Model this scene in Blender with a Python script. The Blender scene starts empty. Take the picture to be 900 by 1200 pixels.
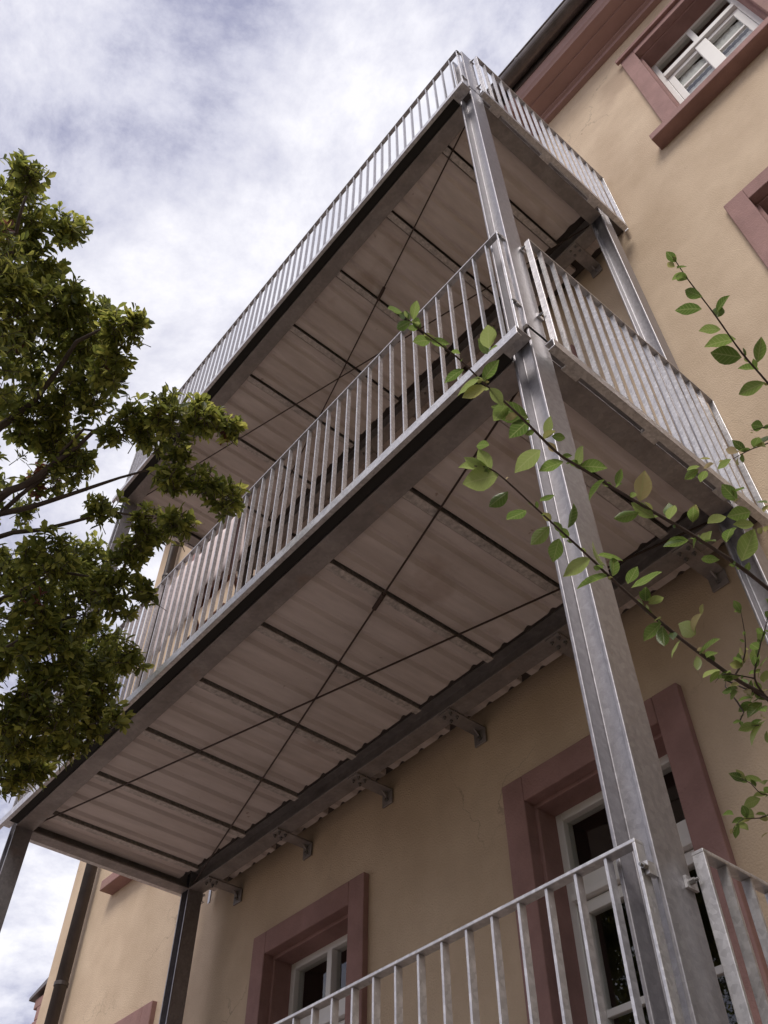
import bpy, math, random
from mathutils import Vector, Matrix
random.seed(11)
R = math.radians

# ------------------------------------------------------------------ camera
scene = bpy.context.scene
cam_d = bpy.data.cameras.new('camera'); cam = bpy.data.objects.new('camera', cam_d)
scene.collection.objects.link(cam); scene.camera = cam
cam_d.sensor_fit = 'VERTICAL'; cam_d.sensor_height = 36.0; cam_d.sensor_width = 27.0
cam_d.lens = 1060.68 / 1200 * 36
cam_d.clip_start = 0.02; cam_d.clip_end = 3000
yaw, pitch, roll = R(50.163), R(49.397), R(0.078)
fw = Vector((-math.sin(yaw)*math.cos(pitch), math.cos(yaw)*math.cos(pitch), math.sin(pitch)))
rt = Vector((math.cos(yaw), math.sin(yaw), 0)); up = rt.cross(fw)
rx = rt*math.cos(roll) + up*math.sin(roll); ux = up*math.cos(roll) - rt*math.sin(roll)
M4 = Matrix((rx, ux, -fw)).transposed().to_4x4(); M4.translation = (0.9189, -1.4491, -2.8388)
cam.matrix_world = M4

# ------------------------------------------------------------------ sky, sun, exposure
SUN_EL, SUN_AZ = R(52), R(152)          # azimuth clockwise from +Y
world = bpy.data.worlds.new('World'); scene.world = world; world.use_nodes = True
wn = world.node_tree; wn.nodes.clear()
def wnode(t, **k):
    n = wn.nodes.new(t)
    for a, v in k.items(): setattr(n, a, v)
    return n
out = wnode('ShaderNodeOutputWorld'); bg = wnode('ShaderNodeBackground'); bg.inputs[1].default_value = 0.1
sky = wnode('ShaderNodeTexSky', sky_type='NISHITA', sun_disc=False)
sky.sun_elevation = SUN_EL; sky.sun_rotation = SUN_AZ; sky.air_density = 1.0; sky.dust_density = 2.0
tc = wnode('ShaderNodeTexCoord'); sep = wnode('ShaderNodeSeparateXYZ'); wn.links.new(tc.outputs['Generated'], sep.inputs[0])
zz = wnode('ShaderNodeMath', operation='MAXIMUM'); wn.links.new(sep.outputs[2], zz.inputs[0]); zz.inputs[1].default_value = 0.0
za = wnode('ShaderNodeMath', operation='ADD'); wn.links.new(zz.outputs[0], za.inputs[0]); za.inputs[1].default_value = 0.25
dv = wnode('ShaderNodeVectorMath', operation='DIVIDE'); cmb = wnode('ShaderNodeCombineXYZ')
for i in range(3): wn.links.new(za.outputs[0], cmb.inputs[i])
wn.links.new(tc.outputs['Generated'], dv.inputs[0]); wn.links.new(cmb.outputs[0], dv.inputs[1])
n1 = wnode('ShaderNodeTexNoise'); n1.inputs['Scale'].default_value = 3.2; n1.inputs['Detail'].default_value = 12; n1.inputs['Roughness'].default_value = 0.66; n1.inputs['Distortion'].default_value = 0.15
mp = wnode('ShaderNodeMapping'); mp.inputs['Location'].default_value = (5.1, 2.35, 0); mp.inputs['Rotation'].default_value = (0, 0, R(25)); mp.inputs['Scale'].default_value = (1.0, 1.15, 1.0)
wn.links.new(dv.outputs[0], mp.inputs[0]); wn.links.new(mp.outputs[0], n1.inputs['Vector'])
rmp = wnode('ShaderNodeValToRGB'); cr = rmp.color_ramp
cr.elements[0].position = 0.38; cr.elements[0].color = (2.6, 2.65, 3.7, 1)
cr.elements[1].position = 0.62; cr.elements[1].color = (7.1, 7.0, 7.35, 1)
e = cr.elements.new(0.48); e.color = (4.8, 4.8, 5.6, 1)
wn.links.new(n1.outputs['Fac'], rmp.inputs[0])
mix = wnode('ShaderNodeMix', data_type='RGBA'); mix.inputs[0].default_value = 0.90
wn.links.new(sky.outputs[0], mix.inputs[6]); wn.links.new(rmp.outputs[0], mix.inputs[7])
wn.links.new(mix.outputs[2], bg.inputs[0]); wn.links.new(bg.outputs[0], out.inputs[0])

sun_d = bpy.data.lights.new('sun', 'SUN'); sun_d.energy = 1.5; sun_d.angle = R(24); sun_d.color = (1.0, 0.94, 0.86)
sun = bpy.data.objects.new('sun', sun_d); scene.collection.objects.link(sun)
sv = Vector((math.sin(SUN_AZ)*math.cos(SUN_EL), math.cos(SUN_AZ)*math.cos(SUN_EL), math.sin(SUN_EL)))
sun.rotation_euler = sv.to_track_quat('Z', 'Y').to_euler(); sun.location = (0, -8, 12)
vs = scene.view_settings; vs.view_transform = 'Standard'; vs.look = 'None'; vs.gamma = 1; vs.use_curve_mapping = False
vs.exposure = 0.62

# ------------------------------------------------------------------ materials
def mat(name, col, rough=0.6, metal=0.0, var=0.0, vscale=6.0, bump=0.0, bscale=60.0, spec=0.5, stretch=None, col2=None, detail=6, streak=None, spangle=0, cracks=None, spots=None):
    m = bpy.data.materials.new(name); m.use_nodes = True; nt = m.node_tree
    b = nt.nodes['Principled BSDF']; b.inputs['Roughness'].default_value = rough; b.inputs['Metallic'].default_value = metal
    b.inputs['Specular IOR Level'].default_value = spec; b.inputs['Base Color'].default_value = (*col, 1)
    t = nt.nodes.new('ShaderNodeTexCoord'); src = t.outputs['Object']
    if stretch:
        q = nt.nodes.new('ShaderNodeMapping'); q.inputs['Scale'].default_value = stretch; nt.links.new(src, q.inputs[0]); src = q.outputs[0]
    if var:
        n = nt.nodes.new('ShaderNodeTexNoise'); n.inputs['Scale'].default_value = vscale; n.inputs['Detail'].default_value = detail; n.inputs['Roughness'].default_value = .65
        nt.links.new(src, n.inputs['Vector'])
        r = nt.nodes.new('ShaderNodeValToRGB'); r.color_ramp.elements[0].position = .3; r.color_ramp.elements[1].position = .7
        c2 = col2 or tuple(min(1, c*(1+var)) for c in col)
        r.color_ramp.elements[0].color = (*[c*(1-var) for c in col], 1); r.color_ramp.elements[1].color = (*c2, 1)
        nt.links.new(n.outputs['Fac'], r.inputs[0]); cout = r.outputs[0]
        if streak:                                   # rain streaks and patches with a shape of their own
            q2 = nt.nodes.new('ShaderNodeMapping'); q2.inputs['Scale'].default_value = streak; nt.links.new(t.outputs['Object'], q2.inputs[0])
            n3 = nt.nodes.new('ShaderNodeTexNoise'); n3.inputs['Scale'].default_value = 1.0; n3.inputs['Detail'].default_value = 5; nt.links.new(q2.outputs[0], n3.inputs['Vector'])
            r3 = nt.nodes.new('ShaderNodeValToRGB'); r3.color_ramp.elements[0].position = .34; r3.color_ramp.elements[0].color = (.86, .84, .82, 1); r3.color_ramp.elements[1].position = .58; r3.color_ramp.elements[1].color = (1, 1, 1, 1)
            nt.links.new(n3.outputs['Fac'], r3.inputs[0])
            mm = nt.nodes.new('ShaderNodeMix'); mm.data_type = 'RGBA'; mm.blend_type = 'MULTIPLY'; mm.inputs[0].default_value = 1
            nt.links.new(cout, mm.inputs[6]); nt.links.new(r3.outputs[0], mm.inputs[7]); cout = mm.outputs[2]
        def overlay(fac, colour, blend, cin):
            m2 = nt.nodes.new('ShaderNodeMix'); m2.data_type = 'RGBA'; m2.blend_type = blend; nt.links.new(fac, m2.inputs[0]); nt.links.new(cin, m2.inputs[6]); m2.inputs[7].default_value = (*colour, 1); return m2.outputs[2]
        if spangle:                                  # zinc crystals: flat cells of slightly different grey
            vo = nt.nodes.new('ShaderNodeTexVoronoi'); vo.inputs['Scale'].default_value = spangle; nt.links.new(t.outputs['Object'], vo.inputs['Vector'])
            sv_ = nt.nodes.new('ShaderNodeSeparateColor'); nt.links.new(vo.outputs['Color'], sv_.inputs[0])
            sc = nt.nodes.new('ShaderNodeMath'); sc.operation = 'MULTIPLY'; sc.inputs[1].default_value = .32; nt.links.new(sv_.outputs[0], sc.inputs[0])
            cout = overlay(sc.outputs[0], (.16, .15, .16), 'MIX', cout)
        if cracks:                                   # hairline cracks in patches
            nd = nt.nodes.new('ShaderNodeTexNoise'); nd.inputs['Scale'].default_value = 5; nd.inputs['Detail'].default_value = 6; nt.links.new(t.outputs['Object'], nd.inputs['Vector'])
            av = nt.nodes.new('ShaderNodeVectorMath'); av.operation = 'MULTIPLY_ADD'; av.inputs[1].default_value = (.35, .35, .35); nt.links.new(nd.outputs['Color'], av.inputs[0]); nt.links.new(t.outputs['Object'], av.inputs[2])
            vc = nt.nodes.new('ShaderNodeTexVoronoi'); vc.feature = 'DISTANCE_TO_EDGE'; vc.inputs['Scale'].default_value = cracks; nt.links.new(av.outputs[0], vc.inputs['Vector'])
            cm_ = nt.nodes.new('ShaderNodeMapRange'); cm_.inputs[1].default_value = .006; cm_.inputs[2].default_value = .001; nt.links.new(vc.outputs['Distance'], cm_.inputs[0])
            np_ = nt.nodes.new('ShaderNodeTexNoise'); np_.inputs['Scale'].default_value = .9; nt.links.new(t.outputs['Object'], np_.inputs['Vector'])
            pm = nt.nodes.new('ShaderNodeMapRange'); pm.inputs[1].default_value = .50; pm.inputs[2].default_value = .62; pm.inputs[4].default_value = .38; nt.links.new(np_.outputs['Fac'], pm.inputs[0])
            ml_ = nt.nodes.new('ShaderNodeMath'); ml_.operation = 'MULTIPLY'; nt.links.new(cm_.outputs[0], ml_.inputs[0]); nt.links.new(pm.outputs[0], ml_.inputs[1])
            cout = overlay(ml_.outputs[0], (.14, .10, .075), 'MIX', cout)
        if spots:                                    # water marks and small rust spots
            for sc_, lo_, hi_, mx_, cl_ in ((spots, .64, .72, .35, (.30, .20, .15)), (spots*7, .72, .76, .55, (.20, .10, .06))):
                ns = nt.nodes.new('ShaderNodeTexNoise'); ns.inputs['Scale'].default_value = sc_; ns.inputs['Detail'].default_value = 5; nt.links.new(t.outputs['Object'], ns.inputs['Vector'])
                sm_ = nt.nodes.new('ShaderNodeMapRange'); sm_.inputs[1].default_value = lo_; sm_.inputs[2].default_value = hi_; sm_.inputs[4].default_value = mx_; nt.links.new(ns.outputs['Fac'], sm_.inputs[0])
                cout = overlay(sm_.outputs[0], cl_, 'MIX', cout)
        nt.links.new(cout, b.inputs['Base Color'])
        if metal:
            rr = nt.nodes.new('ShaderNodeMapRange'); rr.inputs[3].default_value = rough-.12; rr.inputs[4].default_value = rough+.12
            nt.links.new(n.outputs['Fac'], rr.inputs[0]); nt.links.new(rr.outputs[0], b.inputs['Roughness'])
    if bump:
        n2 = nt.nodes.new('ShaderNodeTexNoise'); n2.inputs['Scale'].default_value = bscale; n2.inputs['Detail'].default_value = 4
        nt.links.new(t.outputs['Object'], n2.inputs['Vector'])
        bp = nt.nodes.new('ShaderNodeBump'); bp.inputs['Strength'].default_value = bump; bp.inputs['Distance'].default_value = .01
        nt.links.new(n2.outputs['Fac'], bp.inputs['Height']); nt.links.new(bp.outputs[0], b.inputs['Normal'])
    return m
M = {}
M['steel'] = mat('galvanised_steel', (.345, .33, .35), .42, .6, .16, 30, .05, 160, stretch=(1.5, 1.5, 1.0), spangle=75, spots=4)
M['steel_bar'] = mat('galvanised_bar', (.66, .645, .66), .40, .65, .18, 25, .03, 160, spangle=90)
M['steel_beam'] = mat('weathered_beam', (.33, .30, .295), .55, .35, .28, 7, .08, 90, streak=(3, 9, 9), spangle=60, spots=5)
M['sheet'] = mat('deck_sheet', (.66, .59, .575), .62, .1, .10, 4, .03, 60, stretch=(5, 1, 5), streak=(9, 1.1, 6), spots=2.6)
M['joist'] = mat('joist_galvanised', (.52, .48, .465), .55, .3, .38, 45, .1, 120)
M['rod'] = mat('rusty_rod', (.065, .042, .036), .7, .2, .3, 40)
M['bolt'] = mat('bolt_steel', (.30, .29, .29), .45, .8, .2, 60)
M['dark'] = mat('painted_slot_shade', (.02, .018, .017), .8)  # near-black that paints shade into the slot behind the front chord
M['deck_top'] = mat('deck_boards', (.10, .08, .07), .8, 0, .2, 12)
M['stucco'] = mat('beige_render', (.605, .465, .335), .92, 0, .06, 2.6, .42, 110, .2, col2=(.69, .545, .40), detail=10, streak=(1.6, 1.6, .9), cracks=1.15, spots=.9)
M['stone'] = mat('pink_sandstone', (.345, .205, .188), .85, 0, .15, 7, .3, 90, .25, detail=12, streak=(4, 4, 1.2), cracks=2.2, spots=3)
M['cornice'] = mat('pink_painted_cornice', (.42, .27, .25), .75, 0, .06, 4, .08, 60, .3)
M['frame'] = mat('white_paint', (.78, .76, .74), .45, 0, .03, 10)
M['zinc'] = mat('dark_zinc', (.14, .118, .112), .38, .5, .3, 8, .05, 40)
M['pipe'] = mat('brown_pipe', (.055, .043, .040), .45, .3, .25, 8)
M['roof'] = mat('roof_tile', (.12, .07, .055), .8, 0, .25, 10)
M['curtain'] = mat('net_curtain', (.90, .89, .88), .9, 0, .05, 20)
M['cloth'] = mat('pale_pink_cloth', (.74, .62, .60), .9, 0, .05, 12)
M['wood'] = mat('brown_wood', (.22, .09, .05), .6, 0, .2, 20)
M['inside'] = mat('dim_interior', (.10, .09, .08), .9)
M['bark'] = mat('bark', (.10, .075, .065), .9, 0, .3, 25, .4, 60)
M['twig'] = mat('twig_bark', (.075, .05, .045), .8, 0, .35, 40, .2, 90)
M['ground'] = mat('gravel_yard', (.265, .220, .192), .95, 0, .25, 3, .5, 60, .2)
# glass: clear sheet that mirrors the sky at grazing angles
g = bpy.data.materials.new('window_glass'); g.use_nodes = True; nt = g.node_tree; nt.nodes.clear()
o_ = nt.nodes.new('ShaderNodeOutputMaterial'); mx = nt.nodes.new('ShaderNodeMixShader'); tr = nt.nodes.new('ShaderNodeBsdfTransparent'); gl = nt.nodes.new('ShaderNodeBsdfGlossy')
fr = nt.nodes.new('ShaderNodeFresnel'); fr.inputs[0].default_value = 1.9; gl.inputs['Roughness'].default_value = .015; tr.inputs[0].default_value = (.92, .93, .92, 1)
geo = nt.nodes.new('ShaderNodeNewGeometry'); iv = nt.nodes.new('ShaderNodeMath'); iv.operation = 'SUBTRACT'; iv.inputs[0].default_value = 1; nt.links.new(geo.outputs['Backfacing'], iv.inputs[1])
ml = nt.nodes.new('ShaderNodeMath'); ml.operation = 'MULTIPLY'; nt.links.new(fr.outputs[0], ml.inputs[0]); nt.links.new(iv.outputs[0], ml.inputs[1])
nt.links.new(ml.outputs[0], mx.inputs[0]); nt.links.new(tr.outputs[0], mx.inputs[1]); nt.links.new(gl.outputs[0], mx.inputs[2]); nt.links.new(mx.outputs[0], o_.inputs[0]); M['glass'] = g
def leaf_mat(name, c1, c2, c3, rough, trans, veins=False):
    m = bpy.data.materials.new(name); m.use_nodes = True; nt = m.node_tree; b = nt.nodes['Principled BSDF']
    gm = nt.nodes.new('ShaderNodeNewGeometry'); oi = nt.nodes.new('ShaderNodeObjectInfo')
    ad = nt.nodes.new('ShaderNodeMath'); ad.operation = 'ADD'; nt.links.new(gm.outputs['Random Per Island'], ad.inputs[0]); nt.links.new(oi.outputs['Random'], ad.inputs[1])
    fr_ = nt.nodes.new('ShaderNodeMath'); fr_.operation = 'FRACT'; nt.links.new(ad.outputs[0], fr_.inputs[0])
    r = nt.nodes.new('ShaderNodeValToRGB'); r.color_ramp.elements[0].color = (*c1, 1); r.color_ramp.elements[1].color = (*c3, 1); r.color_ramp.elements[1].position = .97
    k = r.color_ramp.elements.new(.6); k.color = (*c2, 1)
    nt.links.new(fr_.outputs[0], r.inputs[0]); base_out = r.outputs[0]
    if veins:
        tcn = nt.nodes.new('ShaderNodeTexCoord'); sx_ = nt.nodes.new('ShaderNodeSeparateXYZ'); nt.links.new(tcn.outputs['Object'], sx_.inputs[0])
        ay = nt.nodes.new('ShaderNodeMath'); ay.operation = 'ABSOLUTE'; nt.links.new(sx_.outputs[1], ay.inputs[0])
        sk = nt.nodes.new('ShaderNodeMath'); sk.operation = 'MULTIPLY_ADD'; sk.inputs[1].default_value = -.75; nt.links.new(ay.outputs[0], sk.inputs[0]); nt.links.new(sx_.outputs[0], sk.inputs[2])
        wv = nt.nodes.new('ShaderNodeMath'); wv.operation = 'MULTIPLY'; wv.inputs[1].default_value = 44; nt.links.new(sk.outputs[0], wv.inputs[0])
        sn = nt.nodes.new('ShaderNodeMath'); sn.operation = 'SINE'; nt.links.new(wv.outputs[0], sn.inputs[0])
        vr = nt.nodes.new('ShaderNodeMapRange'); vr.inputs[1].default_value = .86; vr.inputs[2].default_value = 1.0; nt.links.new(sn.outputs[0], vr.inputs[0])
        mr = nt.nodes.new('ShaderNodeMapRange'); mr.inputs[1].default_value = .028; mr.inputs[2].default_value = .012; nt.links.new(ay.outputs[0], mr.inputs[0])
        mxv = nt.nodes.new('ShaderNodeMath'); mxv.operation = 'MAXIMUM'; nt.links.new(vr.outputs[0], mxv.inputs[0]); nt.links.new(mr.outputs[0], mxv.inputs[1])
        half = nt.nodes.new('ShaderNodeMath'); half.operation = 'MULTIPLY'; half.inputs[1].default_value = .45; nt.links.new(mxv.outputs[0], half.inputs[0])
        cm = nt.nodes.new('ShaderNodeMix'); cm.data_type = 'RGBA'; nt.links.new(half.outputs[0], cm.inputs[0]); nt.links.new(base_out, cm.inputs[6]); cm.inputs[7].default_value = (.30, .34, .14, 1); base_out = cm.outputs[2]
        nz_ = nt.nodes.new('ShaderNodeTexNoise'); nz_.inputs['Scale'].default_value = 3.5; nz_.inputs['Detail'].default_value = 5
        vv = nt.nodes.new('ShaderNodeVectorMath'); vv.operation = 'ADD'; nt.links.new(tcn.outputs['Object'], vv.inputs[0]); nt.links.new(oi.outputs['Location'], vv.inputs[1]); nt.links.new(vv.outputs[0], nz_.inputs['Vector'])
        br = nt.nodes.new('ShaderNodeMapRange'); br.inputs[1].default_value = .71; br.inputs[2].default_value = .76; nt.links.new(nz_.outputs['Fac'], br.inputs[0])
        cm2 = nt.nodes.new('ShaderNodeMix'); cm2.data_type = 'RGBA'; nt.links.new(br.outputs[0], cm2.inputs[0]); nt.links.new(base_out, cm2.inputs[6]); cm2.inputs[7].default_value = (.16, .10, .04, 1); base_out = cm2.outputs[2]
        bmp = nt.nodes.new('ShaderNodeBump'); bmp.inputs['Strength'].default_value = .35; bmp.inputs['Distance'].default_value = .02; bmp.invert = True; nt.links.new(mxv.outputs[0], bmp.inputs['Height']); nt.links.new(bmp.outputs[0], b.inputs['Normal'])
    nt.links.new(base_out, b.inputs['Base Color']); b.inputs['Roughness'].default_value = rough
    tl = nt.nodes.new('ShaderNodeBsdfTranslucent'); hs = nt.nodes.new('ShaderNodeHueSaturation'); hs.inputs['Value'].default_value = 2.0; hs.inputs['Hue'].default_value = .49
    nt.links.new(base_out, hs.inputs['Color']); nt.links.new(hs.outputs[0], tl.inputs[0])
    ms = nt.nodes.new('ShaderNodeMixShader'); ms.inputs[0].default_value = trans
    nt.links.new(b.outputs[0], ms.inputs[1]); nt.links.new(tl.outputs[0], ms.inputs[2]); nt.links.new(ms.outputs[0], nt.nodes['Material Output'].inputs[0])
    return m
M['tree_leaf'] = leaf_mat('tree_leaf', (.080, .100, .024), (.175, .195, .042), (.36, .36, .085), .48, .52)
M['red_leaf'] = leaf_mat('red_leaf', (.12, .045, .03), (.16, .06, .04), (.2, .10, .06), .5, .3)
M['shrub_leaf'] = leaf_mat('shrub_leaf', (.070, .122, .026), (.12, .19, .042), (.22, .275, .09), .30, .42, True)
M['young_leaf'] = leaf_mat('young_leaf', (.20, .22, .07), (.28, .27, .10), (.33, .26, .15), .4, .4, True)

# ------------------------------------------------------------------ mesh helpers
COL = scene.collection
class MB:
    def __init__(s): s.v = []; s.f = []
    def add(s, vs, fs):
        n = len(s.v); s.v += [tuple(p) for p in vs]; s.f += [tuple(n+i for i in f) for f in fs]; return s
    def box(s, x0, x1, y0, y1, z0, z1):
        return s.add([(x0,y0,z0),(x1,y0,z0),(x1,y1,z0),(x0,y1,z0),(x0,y0,z1),(x1,y0,z1),(x1,y1,z1),(x0,y1,z1)],
                     [(0,3,2,1),(4,5,6,7),(0,1,5,4),(1,2,6,5),(2,3,7,6),(3,0,4,7)])
    def prism(s, poly, axis, a, b):
        """closed polygon in the two other axes (in xyz order), extruded along axis from a to b"""
        n = len(poly); vs = []
        for t in (a, b):
            for (p, q) in poly:
                vs.append((t,p,q) if axis == 0 else (p,t,q) if axis == 1 else (p,q,t))
        fs = [tuple(range(n))[::-1], tuple(range(n, 2*n))] + [(i, (i+1) % n, n+(i+1) % n, n+i) for i in range(n)]
        return s.add(vs, fs)
    def tube(s, pts, rad, seg=8):
        pts = [Vector(p) for p in pts]; rings = []
        r = rad if isinstance(rad, (list, tuple)) else [rad]*len(pts)
        for i, p in enumerate(pts):
            d = (pts[min(i+1, len(pts)-1)] - pts[max(i-1, 0)]).normalized()
            a = d.cross(Vector((0,0,1)) if abs(d.z) < .9 else Vector((1,0,0))).normalized(); b = d.cross(a)
            rings.append([p + (a*math.cos(2*math.pi*k/seg) + b*math.sin(2*math.pi*k/seg))*r[i] for k in range(seg)])
        vs = [q for ring in rings for q in ring]; fs = []
        for i in range(len(pts)-1):
            for k in range(seg):
                k2 = (k+1) % seg; fs.append((i*seg+k, i*seg+k2, (i+1)*seg+k2, (i+1)*seg+k))
        fs.append(tuple(range(seg))[::-1]); fs.append(tuple(range((len(pts)-1)*seg, len(pts)*seg)))
        return s.add(vs, fs)
    def mesh(s, name, m, smooth=False):
        me = bpy.data.meshes.new(name); me.from_pydata(s.v, [], s.f); me.materials.append(m); me.update()
        if smooth:
            for p in me.polygons: p.use_smooth = True
        return me
    def build(s, name, m, parent=None, smooth=False, bevel=0):
        o = bpy.data.objects.new(name, s.mesh(name, m, smooth)); COL.objects.link(o); o.parent = parent
        if bevel:
            b = o.modifiers.new('bevel', 'BEVEL'); b.width = bevel; b.segments = 2; b.limit_method = 'ANGLE'
        return o
def put(name, mesh, parent, loc=(0,0,0), rot=None):
    o = bpy.data.objects.new(name, mesh); COL.objects.link(o); o.parent = parent; o.location = loc
    if rot is not None: o.rotation_euler = rot
    return o
def thing(name, label, cat, loc=(0,0,0)):
    o = bpy.data.objects.new(name, None); COL.objects.link(o); o.location = loc; o.empty_display_size = .2
    o['label'] = label; o['category'] = cat; return o
def isect(c0, c1, t0, t1, tf, tw):
    """I profile polygon: flanges stacked along the second axis, between t0,t1; flange width c0..c1"""
    m_ = (c0+c1)/2
    return [(c0,t0),(c1,t0),(c1,t0+tf),(m_+tw/2,t0+tf),(m_+tw/2,t1-tf),(c1,t1-tf),(c1,t1),(c0,t1),(c0,t1-tf),(m_-tw/2,t1-tf),(m_-tw/2,t0+tf),(c0,t0+tf)]

GZ = -4.45                       # ground level
# ------------------------------------------------------------------ ground
gm_ = MB(); NX = 40
for i in range(NX+1):
    for j in range(NX+1):
        u = (i/NX*2-1); v = (j/NX*2-1); x = math.copysign(abs(u)**3, u)*900; y = math.copysign(abs(v)**3, v)*900
        gm_.v.append((x, y, GZ))
for i in range(NX):
    for j in range(NX): a = i*(NX+1)+j; gm_.f.append((a, a+NX+1, a+NX+2, a+1))
gr = gm_.build('ground', M['ground']); gr['kind'] = 'structure'

# ------------------------------------------------------------------ house
YW = 1.44; HX0, HX1, HD = -6.90, 7.0, 7.5; ZT = 5.95
house = thing('house', 'beige rendered house with pink stone window surrounds behind the steel balcony', 'house', (0, YW, GZ))
inv = Matrix.Translation((0, -YW, -GZ))
class HB(MB):                    # built in world coordinates, stored relative to the house
    def build(s, *a, **k):
        s.v = [(x, y-YW, z-GZ) for x, y, z in s.v]; return super().build(*a, **k)
SW = .13                         # surround width
cols = [-5.365, -3.18, -1.117, 1.10, 3.30]
HWID = .515
openings = []                    # x0,x1,z0,z1 inner opening, kind
for c in cols:
    for lvl in (0, 1, 2):
        balc = -4 < c < 0
        top = (-.43, 2.34, 5.42)[lvl]
        bot = (-2.84 if balc else -2.05, .13 if balc else .80, 3.10 if balc else 3.68)[lvl]
        openings.append((c-HWID, c+HWID, bot, top, balc, lvl, c))
xs = sorted({HX0, HX1} | {round(o[0]+SW, 4) for o in openings} | {round(o[1]-SW, 4) for o in openings})
zs = sorted({GZ-.3, ZT} | {round(o[2], 4) for o in openings} | {round(o[3]-SW, 4) for o in openings})
w = HB()
def in_open(x, z): return any(o[0]+SW < x < o[1]-SW and o[2] < z < o[3]-SW for o in openings)
for i in range(len(xs)-1):
    for j in range(len(zs)-1):
        if in_open((xs[i]+xs[i+1])/2, (zs[j]+zs[j+1])/2): continue
        w.add([(xs[i],YW,zs[j]),(xs[i+1],YW,zs[j]),(xs[i+1],YW,zs[j+1]),(xs[i],YW,zs[j+1])], [(0,1,2,3)])
w.add([(HX0,YW,GZ-.3),(HX0,YW+HD,GZ-.3),(HX0,YW+HD,ZT),(HX0,YW,ZT)], [(0,3,2,1)])
w.add([(HX1,YW,GZ-.3),(HX1,YW+HD,GZ-.3),(HX1,YW+HD,ZT),(HX1,YW,ZT)], [(0,1,2,3)])
w.add([(HX0,YW+HD,GZ-.3),(HX1,YW+HD,GZ-.3),(HX1,YW+HD,ZT),(HX0,YW+HD,ZT)], [(0,3,2,1)])
w.build('wall', M['stucco'], house)
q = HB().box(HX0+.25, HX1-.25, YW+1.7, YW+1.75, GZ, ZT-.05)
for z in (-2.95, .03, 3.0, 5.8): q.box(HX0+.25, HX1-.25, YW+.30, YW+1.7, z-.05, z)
q.build('interior_partition', M['inside'], house)

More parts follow.
